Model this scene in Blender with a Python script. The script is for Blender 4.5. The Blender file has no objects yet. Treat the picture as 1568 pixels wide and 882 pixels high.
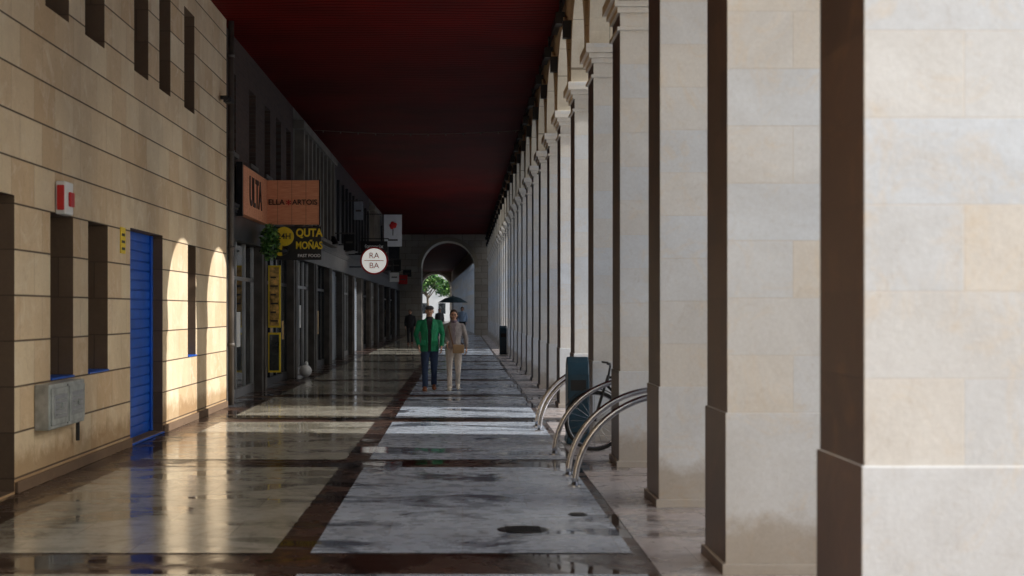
import bpy, bmesh, math, random
from mathutils import Vector, Matrix
random.seed(7)
sc=bpy.context.scene
COL=sc.collection

# ---------------------------------------------------------------- builder
class B:
    def __init__(s): s.v=[]; s.f=[]; s.m=[]
    def quad(s,pts,m=0):
        n=len(s.v); s.v+= [tuple(p) for p in pts]; s.f.append(tuple(range(n,n+len(pts)))); s.m.append(m)
    def box(s,x0,x1,y0,y1,z0,z1,m=0,mm=None):
        n=len(s.v)
        s.v+=[(x0,y0,z0),(x1,y0,z0),(x1,y1,z0),(x0,y1,z0),(x0,y0,z1),(x1,y0,z1),(x1,y1,z1),(x0,y1,z1)]
        F={'-z':(0,3,2,1),'+z':(4,5,6,7),'-y':(0,1,5,4),'+y':(2,3,7,6),'-x':(3,0,4,7),'+x':(1,2,6,5)}
        for k,f in F.items():
            s.f.append(tuple(n+i for i in f)); s.m.append((mm or {}).get(k,m))
    def tube(s,path,radii,m=0,seg=10,cap=True,up=None):
        P=[Vector(p) for p in path]; n0=len(s.v)
        prev=None
        for i,p in enumerate(P):
            t=(P[min(i+1,len(P)-1)]-P[max(i-1,0)]).normalized()
            if prev is None:
                a=Vector(up) if up else (Vector((1,0,0)) if abs(t.x)<.8 else Vector((0,1,0)))
            else: a=prev
            u=(a-t*a.dot(t)).normalized(); w=t.cross(u); prev=u
            r=radii[i] if isinstance(radii,(list,tuple)) else radii
            if not isinstance(r,(list,tuple)): r=(r,r)
            for k in range(seg):
                an=2*math.pi*k/seg
                s.v.append(tuple(p+u*math.cos(an)*r[0]+w*math.sin(an)*r[1]))
        for i in range(len(P)-1):
            for k in range(seg):
                a=n0+i*seg+k; b=n0+i*seg+(k+1)%seg
                s.f.append((a,b,b+seg,a+seg)); s.m.append(m)
        if cap:
            s.f.append(tuple(n0+k for k in reversed(range(seg)))); s.m.append(m)
            s.f.append(tuple(n0+(len(P)-1)*seg+k for k in range(seg))); s.m.append(m)
    def ell(s,c,r,m=0,nu=16,nv=10):
        n0=len(s.v)
        for j in range(1,nv):
            th=math.pi*j/nv
            for i in range(nu):
                ph=2*math.pi*i/nu
                s.v.append((c[0]+r[0]*math.sin(th)*math.cos(ph),c[1]+r[1]*math.sin(th)*math.sin(ph),c[2]+r[2]*math.cos(th)))
        top=len(s.v); s.v.append((c[0],c[1],c[2]+r[2])); s.v.append((c[0],c[1],c[2]-r[2]))
        for j in range(nv-2):
            for i in range(nu):
                a=n0+j*nu+i; b=n0+j*nu+(i+1)%nu
                s.f.append((a,a+nu,b+nu,b)); s.m.append(m)
        for i in range(nu):
            s.f.append((top,n0+i,n0+(i+1)%nu)); s.m.append(m)
            a=n0+(nv-2)*nu
            s.f.append((top+1,a+(i+1)%nu,a+i)); s.m.append(m)
    def mesh(s,name,mats):
        me=bpy.data.meshes.new(name); me.from_pydata(s.v,[],s.f)
        for mt in mats: me.materials.append(mt)
        me.polygons.foreach_set('material_index',s.m); me.update(); return me
    def obj(s,name,mats,parent=None,smooth=False,bevel=0,recalc=False):
        if not isinstance(mats,(list,tuple)): mats=[mats]
        me=s.mesh(name,mats)
        if recalc:
            bm=bmesh.new(); bm.from_mesh(me); bmesh.ops.recalc_face_normals(bm,faces=bm.faces); bm.to_mesh(me); bm.free()
        if smooth: me.polygons.foreach_set('use_smooth',[True]*len(me.polygons))
        o=bpy.data.objects.new(name,me); COL.objects.link(o)
        if parent: o.parent=parent
        if bevel:
            b=o.modifiers.new('bevel','BEVEL'); b.width=bevel; b.segments=2; b.limit_method='ANGLE'
        return o
def empty(name,loc=(0,0,0)):
    e=bpy.data.objects.new(name,None); e.location=loc; e.empty_display_size=.2; COL.objects.link(e); return e

# ---------------------------------------------------------------- materials
class N:
    def __init__(s,name):
        s.mat=bpy.data.materials.new(name); s.mat.use_nodes=True
        s.t=s.mat.node_tree; s.b=s.t.nodes['Principled BSDF']
    def n(s,typ,**k):
        nd=s.t.nodes.new(typ)
        for a,v in k.items(): setattr(nd,a,v)
        return nd
    def l(s,a,b): s.t.links.new(a,b)
    def pos(s,order='xyz',off=(0,0,0)):
        g=s.n('ShaderNodeNewGeometry'); sp=s.n('ShaderNodeSeparateXYZ'); s.l(g.outputs['Position'],sp.inputs[0])
        cb=s.n('ShaderNodeCombineXYZ')
        for i,c in enumerate(order):
            if c in 'xyz': s.l(sp.outputs['xyz'.index(c)],cb.inputs[i])
        ad=s.n('ShaderNodeVectorMath',operation='ADD'); s.l(cb.outputs[0],ad.inputs[0]); ad.inputs[1].default_value=off
        return ad.outputs[0]
    def noise(s,vec,scale,detail=4,rough=.55,scl=(1,1,1),dist=0):
        if vec is None: vec=s.pos()
        m=s.n('ShaderNodeVectorMath',operation='MULTIPLY'); s.l(vec,m.inputs[0]); m.inputs[1].default_value=scl
        t=s.n('ShaderNodeTexNoise'); s.l(m.outputs[0],t.inputs['Vector']); t.inputs['Scale'].default_value=scale
        t.inputs['Detail'].default_value=detail; t.inputs['Roughness'].default_value=rough; t.inputs['Distortion'].default_value=dist
        return t.outputs['Fac']
    def ramp(s,fac,stops):
        r=s.n('ShaderNodeValToRGB'); s.l(fac,r.inputs[0]); e=r.color_ramp.elements
        while len(e)<len(stops): e.new(.5)
        for i,(p,c) in enumerate(stops):
            e[i].position=p; e[i].color=(c,c,c,1) if not isinstance(c,(tuple,list)) else (*c,1)
        return r.outputs[0]
    def mix(s,fac,a,b,typ='MIX'):
        m=s.n('ShaderNodeMix',data_type='RGBA',blend_type=typ)
        for sock,val in ((m.inputs[0],fac),(m.inputs[6],a),(m.inputs[7],b)):
            if hasattr(val,'is_output'): s.l(val,sock)
            elif isinstance(val,(tuple,list)): sock.default_value=(*val,1)
            else: sock.default_value=val
        return m.outputs[2]
    def bump(s,h,strength=.3,dist=.01,normal=None):
        b=s.n('ShaderNodeBump'); s.l(h,b.inputs['Height']); b.inputs['Strength'].default_value=strength; b.inputs['Distance'].default_value=dist
        if normal: s.l(normal,b.inputs['Normal'])
        return b.outputs[0]
    def out(s,col=None,rough=None,normal=None,metal=None,spec=None):
        for key,v in (('Base Color',col),('Roughness',rough),('Normal',normal),('Metallic',metal),('Specular IOR Level',spec)):
            if v is None: continue
            if hasattr(v,'is_output'): s.l(v,s.b.inputs[key])
            elif isinstance(v,(tuple,list)): s.b.inputs[key].default_value=(*v,1)
            else: s.b.inputs[key].default_value=v
        return s.mat
def simple(name,col,rough=.6,metal=0,var=.25,scale=6,bump=0,spec=.5):
    k=N(name); f=k.noise(None,scale)
    c=k.mix(k.ramp(f,[(.3,0.0),(.7,1.0)]),tuple(x*(1-var) for x in col),tuple(min(1,x*(1+var)) for x in col))
    nm=k.bump(k.noise(None,scale*6),bump,.01) if bump else None
    return k.out(c,rough,nm,metal,spec)
def blocks(name,order,off,bw,rh,c1,c2,mort,ms=.006,offset=.5,stain=(.5,.4,.3),stain_amt=.5,hl=False,rough=.75,dirt=0,hlw=(.005,.011)):
    k=N(name); p=k.pos(order,off)
    br=k.n('ShaderNodeTexBrick',offset=offset,offset_frequency=2); k.l(p,br.inputs['Vector'])
    for a,v in (('Scale',1),('Mortar Size',ms),('Mortar Smooth',.3),('Bias',0),('Brick Width',bw),('Row Height',rh)): br.inputs[a].default_value=v
    br.inputs['Color1'].default_value=(0,0,0,1); br.inputs['Color2'].default_value=(1,1,1,1); br.inputs['Mortar'].default_value=(.5,.5,.5,1)
    base=k.mix(br.outputs['Color'],c1,c2)
    n1=k.ramp(k.noise(None,1.1,6,.65,dist=.6),[(.35,0.0),(.65,1.0)])
    base=k.mix(n1,base,k.mix(1.0,base,(.86,.84,.82),'MULTIPLY'))
    n2=k.ramp(k.noise(None,2.6,8,.72,dist=1.4),[(.52,0.0),(.72,stain_amt)])
    base=k.mix(n2,base,stain)
    n3=k.ramp(k.noise(None,7,7,.75,dist=2.0),[(.56,0.0),(.72,stain_amt*.8)])
    base=k.mix(n3,base,k.mix(1.0,base,(.72,.64,.55),'MULTIPLY'))
    fine=k.noise(None,38,5,.7)
    base=k.mix(k.ramp(fine,[(.3,.25),(.7,0.0)]),base,k.mix(1.0,base,(.6,.58,.55),'MULTIPLY'))
    if dirt:
        g=k.n('ShaderNodeNewGeometry'); sp0=k.n('ShaderNodeSeparateXYZ'); k.l(g.outputs['Position'],sp0.inputs[0])
        nz=k.n('ShaderNodeMath',operation='MULTIPLY_ADD'); k.l(k.noise(None,3.5,6,.7),nz.inputs[0]); nz.inputs[1].default_value=-.5; k.l(sp0.outputs[2],nz.inputs[2])
        base=k.mix(k.ramp(nz.outputs[0],[(0.0,dirt),(.15,0.0)]),base,k.mix(1.0,base,(.5,.38,.25),'MULTIPLY'))
    fac=br.outputs['Fac']
    col=k.mix(fac,base,mort)
    h=k.ramp(fac,[(0,1.0),(1,0.0)])
    if hl:
        sp=k.n('ShaderNodeSeparateXYZ'); k.l(p,sp.inputs[0])
        pm=k.n('ShaderNodeMath',operation='PINGPONG'); k.l(sp.outputs[1],pm.inputs[0]); pm.inputs[1].default_value=rh/2
        line=k.ramp(pm.outputs[0],[(hlw[0],1.0),(hlw[1],0.0)])
        col=k.mix(line,col,(.10,.065,.04))
        h=k.mix(line,h,(0,0,0))
    nm=k.bump(fine,.25,.006,k.bump(h,.6,.008))
    return k.out(col,rough,nm)

M_wall=blocks('wall_stone','yz ',(0,-.13,0),.66,.40,(.86,.71,.49),(.72,.52,.31),(.45,.33,.2),.004,.37,(.90,.79,.62),.7,hl=True,dirt=.7)
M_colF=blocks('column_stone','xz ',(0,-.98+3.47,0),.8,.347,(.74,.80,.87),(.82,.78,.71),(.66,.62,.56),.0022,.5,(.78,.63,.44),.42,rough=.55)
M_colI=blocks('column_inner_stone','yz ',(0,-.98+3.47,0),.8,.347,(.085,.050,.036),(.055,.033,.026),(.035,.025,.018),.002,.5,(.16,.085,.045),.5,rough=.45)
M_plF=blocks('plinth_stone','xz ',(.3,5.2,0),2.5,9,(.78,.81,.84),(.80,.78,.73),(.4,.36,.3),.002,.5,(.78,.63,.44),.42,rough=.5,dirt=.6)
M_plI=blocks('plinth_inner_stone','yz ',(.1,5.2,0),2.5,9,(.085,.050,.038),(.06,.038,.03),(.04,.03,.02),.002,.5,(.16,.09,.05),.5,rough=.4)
M_arch=blocks('arch_stone','yz ',(0,-4.85+3.5,0),.7,.35,(.66,.52,.34),(.54,.40,.24),(.25,.18,.12),.004,.5,(.42,.30,.17),.4)
M_end=blocks('end_wall_stone','xz ',(0,0,0),.8,.4,(.46,.41,.34),(.36,.31,.25),(.13,.11,.08),.012,.5,(.25,.19,.13),.4)
M_brick=blocks('dark_brick','yz ',(0,0,0),.25,.075,(.095,.055,.04),(.06,.036,.028),(.075,.06,.05),.008,.5,(.045,.03,.025),.4)
M_conc=simple('ribbed_concrete',(.17,.15,.125),.8,var=.25,scale=2,bump=.3)
M_darkclad=simple('dark_cladding',(.03,.03,.034),.4,var=.5,scale=1.5)
M_pil=simple('pilaster_stone',(.09,.078,.068),.5,var=.4,scale=3,bump=.2)
M_frame=simple('dark_metal_frame',(.025,.025,.028),.35,.6)
M_alu=simple('aluminium_frame',(.50,.50,.50),.3,.8,var=.1)
M_shut=simple('roller_shutter_metal',(.36,.40,.46),.35,.5,var=.15)
M_black=simple('black_paint',(.012,.012,.013),.45)
M_steel=simple('brushed_steel',(.46,.47,.50),.26,1.0,var=.2,scale=20)
M_blue=simple('blue_shutter_paint',(.006,.11,.60),.35,0,var=.15,scale=4)
M_box=simple('meter_box_metal',(.42,.44,.42),.45,.3,var=.3,scale=9)
M_white=simple('white_plastic',(.85,.85,.83),.4,var=.03)
M_red=simple('red_paint',(.6,.02,.02),.4,var=.1)
M_yel=simple('yellow_paint',(.90,.66,.03),.5,var=.1)
M_teal=simple('bin_teal_paint',(.018,.055,.085),.3,var=.25,scale=5)
M_rub=simple('rubber',(.012,.012,.012),.7)
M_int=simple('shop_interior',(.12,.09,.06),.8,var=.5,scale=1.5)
M_lit=simple('illuminated_sign_face',(.85,.85,.82),.4,var=.03)
_b=M_lit.node_tree.nodes['Principled BSDF']; _b.inputs['Emission Color'].default_value=(1,.97,.9,1); _b.inputs['Emission Strength'].default_value=.45
def glass():
    k=N('window_glass'); return k.out(k.mix(k.ramp(k.noise(None,1.3,6,.7),[(.42,0.0),(.62,1.0)]),(.015,.018,.022),(.09,.095,.09)),.05,k.bump(k.noise(None,1.2),.06,.02),0,.9)
M_glass=glass()
def wood():
    k=N('sign_wood'); p=k.pos('xyz')
    n=k.noise(p,5,6,.6,(1,1,9)); c=k.mix(k.ramp(n,[(.3,0.0),(.7,1.0)]),(.68,.25,.12),(.85,.40,.22))
    sp=k.n('ShaderNodeSeparateXYZ'); k.l(p,sp.inputs[0]); ad=k.n('ShaderNodeMath',operation='ADD'); k.l(sp.outputs[0],ad.inputs[0]); k.l(sp.outputs[1],ad.inputs[1])
    pm=k.n('ShaderNodeMath',operation='PINGPONG'); k.l(ad.outputs[0],pm.inputs[0]); pm.inputs[1].default_value=.14
    c=k.mix(k.ramp(pm.outputs[0],[(.004,.6),(.01,0.0)]),c,(.35,.12,.05))
    return k.out(c,.6)
M_wood=wood()
def ceil():
    k=N('red_slatted_ceiling'); p=k.pos('xyz')
    sp=k.n('ShaderNodeSeparateXYZ'); 
    wob=k.noise(p,.5,2); ad=k.n('ShaderNodeVectorMath',operation='ADD'); k.l(p,ad.inputs[0])
    sc_=k.n('ShaderNodeVectorMath',operation='SCALE'); cb=k.n('ShaderNodeCombineXYZ'); k.l(wob,cb.inputs[1]); k.l(cb.outputs[0],sc_.inputs[0]); sc_.inputs['Scale'].default_value=.5
    k.l(sc_.outputs[0],ad.inputs[1]); k.l(ad.outputs[0],sp.inputs[0])
    pm=k.n('ShaderNodeMath',operation='PINGPONG'); k.l(sp.outputs[1],pm.inputs[0]); pm.inputs[1].default_value=.1
    ln=k.ramp(pm.outputs[0],[(.004,0.0),(.03,1.0)])
    big=k.ramp(k.noise(p,.45,3),[(.35,0.0),(.65,1.0)])
    c=k.mix(big,(.065,.0018,.0012),(.125,.0035,.002))
    c=k.mix(ln,(.022,.001,.001),c)
    return k.out(c,.6,k.bump(ln,.5,.02),0,.06)
M_ceil=ceil()
def floor(name,c1,c2,bx,by,wetlo,wethi,joint=(.05,.04,.035),dryr=(.22,.42),wetr=.045,wave=.12,dark=(.45,.44,.45)):
    k=N(name); p=k.pos('xyz')
    br=k.n('ShaderNodeTexBrick',offset=.5,offset_frequency=2); k.l(p,br.inputs['Vector'])
    for a,v in (('Scale',1),('Mortar Size',.003),('Mortar Smooth',.2),('Bias',0),('Brick Width',bx),('Row Height',by)): br.inputs[a].default_value=v
    br.inputs['Color1'].default_value=(0,0,0,1); br.inputs['Color2'].default_value=(1,1,1,1); br.inputs['Mortar'].default_value=(.5,.5,.5,1)
    c=k.mix(br.outputs['Color'],c1,c2)
    blot=k.noise(None,2.2,9,.75,(1,.7,1),dist=1.0)
    c=k.mix(k.ramp(blot,[(.50,0.0),(.60,.5)]),c,k.mix(1.0,c,(.5,.48,.46),'MULTIPLY'))
    c=k.mix(k.ramp(k.noise(None,9,7,.75),[(.5,0.0),(.68,.55)]),c,k.mix(1.0,c,(.5,.47,.44),'MULTIPLY'))
    wet=k.ramp(k.noise(None,.8,7,.66,(1,1.5,1),dist=.6),[(wetlo,1.0),(wethi,0.0)])
    c=k.mix(wet,c,k.mix(1.0,c,dark,'MULTIPLY'))
    c=k.mix(br.outputs['Fac'],c,joint)
    rg=k.mix(wet,k.ramp(k.noise(None,6,5),[(.3,dryr[0]),(.7,dryr[1])]),(wetr,)*3)
    h=k.noise(None,22,5,.6)
    dry=k.mix(wet,h,(.5,.5,.5))
    nm=k.bump(dry,.2,.005,k.bump(k.noise(None,2.6,3,.55,(.6,1.3,1)),wave,.02))
    return k.out(c,rg,nm,0,.6)
M_paleL=floor('wet_marble_floor',(.60,.57,.48),(.51,.48,.39),1.1,.72,.42,.50,(.28,.25,.2),(.09,.18),.04,.18,(.62,.60,.56))
M_paleR=floor('marble_floor',(.54,.61,.71),(.46,.51,.59),1.05,.72,.40,.48,(.26,.26,.27),(.20,.38),.05,.14,(.36,.37,.40))
M_brown=floor('brown_granite_floor',(.105,.06,.045),(.06,.038,.03),.6,.37,.44,.54)
M_pink=floor('pinkish_paving',(.58,.50,.47),(.46,.43,.43),.75,.6,.38,.46,(.14,.12,.11))
M_street=simple('street_paving',(.70,.72,.74),.8,var=.06,scale=.8,bump=.2)
M_ground=simple('ground_paving',(.70,.72,.74),.9,var=.06,scale=.1)

# ---------------------------------------------------------------- dims
EY=1.6; WX=-3.9; CX=1.6; CW=.8; CD=.7; SP=2.93; Y1=5.67; ZC=6.4; YE=90.0
NC=29
colY=[Y1+SP*i for i in range(NC)]

# ---------------------------------------------------------------- ground & floors
b=B(); b.quad([(-900,-900,-.16),(900,-900,-.16),(900,1500,-.16),(-900,1500,-.16)]); b.obj('ground',M_ground)
b=B(); b.box(2.95,12,-60,170,-.3,-.12); b.obj('street',M_street)
b=B(); b.box(-5.2,2.9,-14,215,-.3,0); b.obj('arcade_floor',M_brown)
b=B()
per=2*SP; ys=Y1+SP
yy=ys-per
while yy<YE-2:
    a0=yy+.75; a1=yy+per
    b.quad([(-3.45,a0,.004),(-1.25,a0,.004),(-1.25,a1,.004),(-3.45,a1,.004)],0)
    b.quad([(-1.0,a0,.004),(1.12,a0,.004),(1.12,a1,.004),(-1.0,a1,.004)],1)
    yy+=per
b.obj('floor_marble_panels',[M_paleL,M_paleR])
b=B(); b.quad([(1.2,-14,.004),(2.89,-14,.004),(2.89,YE,.004),(1.2,YE,.004)]); b.obj('arcade_side_paving',M_pink)
def manhole(x,y,rx,ry):
    b=B(); n=28
    ring=[(x+rx*math.cos(2*math.pi*i/n),y+ry*math.sin(2*math.pi*i/n)) for i in range(n)]
    b.quad([(p[0],p[1],.008) for p in ring],0)
    for i in range(n):
        p,q=ring[i],ring[(i+1)%n]
        b.quad([(p[0],p[1],.008),(p[0]*1.0+(p[0]-x)*.12,p[1]+(p[1]-y)*.12,.004),(q[0]+(q[0]-x)*.12,q[1]+(q[1]-y)*.12,.004),(q[0],q[1],.008)],0)
    for j in range(-3,4): b.box(x-rx*.75,x+rx*.75,y+j*ry*.22-.008,y+j*ry*.22+.008,.006,.012)
    return b.obj('manhole_cover',M_frame,recalc=True)
manhole(.44,10.35,.17,.17); manhole(.9,11.1,.07,.09)

# ---------------------------------------------------------------- columns
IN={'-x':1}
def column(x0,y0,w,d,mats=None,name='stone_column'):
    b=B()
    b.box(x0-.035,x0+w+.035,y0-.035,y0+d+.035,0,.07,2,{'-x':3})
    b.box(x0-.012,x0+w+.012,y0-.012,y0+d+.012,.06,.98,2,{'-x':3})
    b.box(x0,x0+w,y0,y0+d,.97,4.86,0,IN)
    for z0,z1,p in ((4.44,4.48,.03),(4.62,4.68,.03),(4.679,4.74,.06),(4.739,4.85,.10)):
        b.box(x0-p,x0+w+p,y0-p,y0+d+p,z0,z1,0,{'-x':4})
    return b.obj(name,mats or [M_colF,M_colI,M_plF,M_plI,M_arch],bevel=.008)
for y in colY: column(CX,y,CW,CD)

# ---------------------------------------------------------------- arcade wall with arches
aw=empty('arcade_wall')
b=B(); R=(SP-CD)/2; ZS=4.85; X0,X1=CX+.002,CX+CW-.002; ZT=6.55; n=22
def archbay(b,ya,yb,mI=0,mO=0,mU=1):
    yc=(ya+yb)/2; r=(yb-ya)/2
    P=[(yc-r*math.cos(math.pi*i/n),ZS+r*math.sin(math.pi*i/n)) for i in range(n+1)]
    for i in range(n):
        (a,za),(c,zc)=P[i],P[i+1]
        b.quad([(X0,a,za),(X0,a,ZT),(X0,c,ZT),(X0,c,zc)],mI)
        b.quad([(X1,a,za),(X1,c,zc),(X1,c,ZT),(X1,a,ZT)],mO)
        b.quad([(X0,a,za),(X0,c,zc),(X1,c,zc),(X1,a,za)],mU)
        r2=r+.17; P2=[(yc-r2*math.cos(math.pi*j/n),ZS+r2*math.sin(math.pi*j/n)) for j in (i,i+1)]
        xp=X0-.05
        b.quad([(xp,a,za),(xp,P2[0][0],P2[0][1]),(xp,P2[1][0],P2[1][1]),(xp,c,zc)],2)
        b.quad([(X0,a,za),(xp,a,za),(xp,c,zc),(X0,c,zc)],1)
        b.quad([(X0,P2[0][0],P2[0][1]),(X0,P2[1][0],P2[1][1]),(xp,P2[1][0],P2[1][1]),(xp,P2[0][0],P2[0][1])],2)
for i,y in enumerate(colY):
    b.quad([(X0,y,ZS),(X0,y,ZT),(X0,y+CD,ZT),(X0,y+CD,ZS)],0)
    b.quad([(X1,y,ZS),(X1,y+CD,ZS),(X1,y+CD,ZT),(X1,y,ZT)],0)
    if i<NC-1: archbay(b,y+CD,colY[i+1])
b.quad([(X0,Y1,ZS),(X1,Y1,ZS),(X1,Y1,ZT),(X0,Y1,ZT)],1)
M_archU=blocks('arch_soffit_stone','xy ',(0,0,0),.9,.35,(.84,.78,.66),(.76,.68,.54),(.3,.25,.18),.004,.5,(.60,.48,.30),.35)
b.obj('arches',[M_arch,M_archU,M_arch],parent=aw)
b=B()
for i,y in enumerate(colY):
    b.box(1.50,1.60,y-.05,y+.75,6.24,6.36)
    b.box(1.44,1.58,y+CD+.9,y+CD+1.15,6.02,6.20)
    b.box(1.50,1.54,y+CD+1.0,y+CD+1.04,6.19,6.40)
    b.box(1.46,1.60,y+.28,y+.42,5.55,5.80)
b.box(1.52,1.56,Y1,YE,6.28,6.32)
b.obj('cornice_lamps_and_cables',M_black,parent=aw)

# ceiling
b=B(); b.box(WX-.6,CX+CW-.01,4.9,YE+.2,ZC,ZC+.12); b.obj('ceiling',M_ceil)
b=B(); pts=[(-3.8+5.4*t,36.5,6.22-.10*math.sin(math.pi*t)) for t in [i/24 for i in range(25)]]
b.tube(pts,.006,0,5)
for p in pts[1::2]: b.ell((p[0],p[1],p[2]-.03),(.016,.016,.025),0,6,4)
b.obj('string_light_cable',simple('cable',(.22,.18,.15),.5),recalc=True)

ab=empty('arcade_building')
b=B(); b.box(-16,CX+CW-.01,4.9,YE+1.4,ZC+.125,14,0); b.box(-16,-4.75,-40,YE+1.4,-.1,ZC+.12,0)
b.box(-16,-4.3,-40,4.89,ZC+.13,14,0)
b.obj('upper_floors',simple('upper_render',(.80,.78,.73),.85,var=.05,scale=.8),parent=ab)

# ---------------------------------------------------------------- left stone wall
def wall_holes(b,xf,y0,y1,z0,z1,holes,m=0,mrev=0):
    ys=sorted({y0,y1,*[h[0] for h in holes],*[h[1] for h in holes]}); zs=sorted({z0,z1,*[h[2] for h in holes],*[h[3] for h in holes]})
    for i in range(len(ys)-1):
        for j in range(len(zs)-1):
            yc=(ys[i]+ys[i+1])/2; zc=(zs[j]+zs[j+1])/2
            if any(h[0]<yc<h[1] and h[2]<zc<h[3] for h in holes): continue
            b.quad([(xf,ys[i],zs[j]),(xf,ys[i],zs[j+1]),(xf,ys[i+1],zs[j+1]),(xf,ys[i+1],zs[j])][::-1],m)
    for h in holes:
        a,c,d,e,dep,mb=h[:6]; xb=xf-dep
        b.quad([(xf,a,d),(xb,a,d),(xb,a,e),(xf,a,e)],mrev); b.quad([(xf,c,d),(xf,c,e),(xb,c,e),(xb,c,d)],mrev)
        b.quad([(xf,a,e),(xb,a,e),(xb,c,e),(xf,c,e)],mrev); b.quad([(xf,a,d),(xf,c,d),(xb,c,d),(xb,a,d)],mrev)
        b.quad([(xb,a,d),(xb,c,d),(xb,c,e),(xb,a,e)],mb)
sw=empty('stone_building')
YW=23.5
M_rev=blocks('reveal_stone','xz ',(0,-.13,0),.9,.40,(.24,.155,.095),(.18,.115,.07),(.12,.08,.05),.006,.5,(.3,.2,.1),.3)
holes=[(10.3,12.38,.02,2.60,.40,1),(13.46,14.25,.93,2.53,.34,1),(14.82,15.64,.93,2.53,.34,1),(16.7,18.5,.03,2.57,.17,2),(20.2,20.8,.93,2.53,.34,1)]
for a,c in ((10.2,11.0),(11.6,12.4),(13.3,14.1),(14.7,15.5),(16.9,17.66),(18.3,19.0),(19.94,20.7)): holes.append((a,c,4.45,5.87,.35,1))
for a in range(-38,9,3): holes.append((a,a+.8,.93,2.53,.34,1)); holes.append((a,a+.8,4.45,5.87,.35,1))
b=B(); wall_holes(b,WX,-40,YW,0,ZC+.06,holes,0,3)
b.quad([(WX,YW,0),(WX-.5,YW,0),(WX-.5,YW,ZC),(WX,YW,ZC)],0)
b.obj('facade',[M_wall,M_glass,M_blue,M_rev],parent=sw,recalc=False)
b=B()
for h in holes:
    if h[5]==1 and .5<h[2]<1: 
        b.box(WX-.33,WX+.02,h[0]+.003,h[1]-.003,.935,.955,0)
for i in range(21): b.box(WX-.165,WX-.15,16.71,18.49,.06+i*.12,.06+i*.12+.105,0)
b.box(WX-.16,WX-.12,18.40,18.485,.04,2.56,0); b.box(WX-.16,WX-.12,16.715,16.8,.04,2.56,0)
b.box(WX-.16,WX+.03,16.71,18.49,.005,.025,0)
b.obj('blue_door_and_sills',M_blue,parent=sw,bevel=.006)
b=B()
for a,c in ((-40,10.29),(12.39,16.69),(18.51,YW)): b.box(WX-.002,WX+.03,a,c,0,.10,0)
b.obj('base_course',M_rev,parent=sw,bevel=.006)
b=B()
for h in holes:
    if h[5]==1:
        yc=(h[0]+h[1])/2; xb=WX-h[4]
        b.box(xb+.003,xb+.05,yc-.02,yc+.02,h[2]+.02,h[3]-.02,0)
        b.box(xb+.003,xb+.05,h[0],h[0]+.04,h[2]+.02,h[3]-.001,0); b.box(xb+.003,xb+.05,h[1]-.04,h[1],h[2]+.02,h[3]-.001,0)
        b.box(xb+.003,xb+.05,h[0]+.041,h[1]-.041,h[3]-.05,h[3]-.002,0)
b.obj('window_frames',M_frame,parent=sw)
mb=empty('meter_box')
b=B(); b.box(WX,WX+.14,12.95,14.15,.50,.92,0); b.obj('cabinet',M_box,parent=mb,bevel=.012)
b=B()
for a in (12.99,13.57):
    b.box(WX+.139,WX+.155,a,a+.54,.54,.88,0); b.box(WX+.154,WX+.163,a+.06,a+.46,.60,.82,1)
    b.box(WX+.16,WX+.18,a+.25,a+.28,.68,.74,0)
    for q in range(4): b.box(WX+.162,WX+.170,a+.1,a+.42,.63+q*.045,.645+q*.045,0)
b.obj('doors',[M_box,M_alu],parent=mb,bevel=.004)
b=B(); b.box(WX+.137,WX+.143,13.54,13.56,.52,.90,0); b.tube([(WX+.06,14.2,.3),(WX+.06,14.2,.55),(WX+.06,14.1,.6)],.02,0,8); b.obj('conduit',M_black,parent=mb)
al=empty('alarm_siren')
b=B(); b.box(WX,WX+.10,13.62,13.90,2.52,2.84,0); b.obj('case',M_white,parent=al,bevel=.015)
b=B(); b.box(WX+.098,WX+.125,13.72,13.86,2.60,2.74,0); b.box(WX+.02,WX+.09,13.60,13.621,2.56,2.80,0); b.obj('beacon',M_red,parent=al,bevel=.01)
nt=empty('door_notice'); b=B(); b.box(WX,WX+.012,16.2,16.42,2.25,2.55,0); b.obj('plate',M_yel,parent=nt)
b=B(); 
for i in range(3): b.box(WX+.012,WX+.015,16.24,16.38,2.29+i*.08,2.32+i*.08,0)
b.obj('lettering',M_black,parent=nt)
dp=empty('drain_pipe'); b=B(); b.tube([(WX+.06,YW+.12,0.02),(WX+.06,YW+.12,ZC)],.05,0,12)
for z in (1,2.6,4.2,5.8): b.tube([(WX+.06,YW+.12,z),(WX+.06,YW+.12,z+.06)],.062,0,12)
b.obj('pipe',M_pil,parent=dp,smooth=True)
cc=empty('security_camera'); b=B(); b.box(WX,WX+.12,22.9,22.98,5.0,5.06,0); b.box(WX+.08,WX+.2,22.72,23.0,4.93,5.02,0); b.tube([(WX+.14,22.72,4.975),(WX+.14,22.66,4.975)],.03,0,10); b.obj('body',M_black,parent=cc,bevel=.008)

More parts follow.
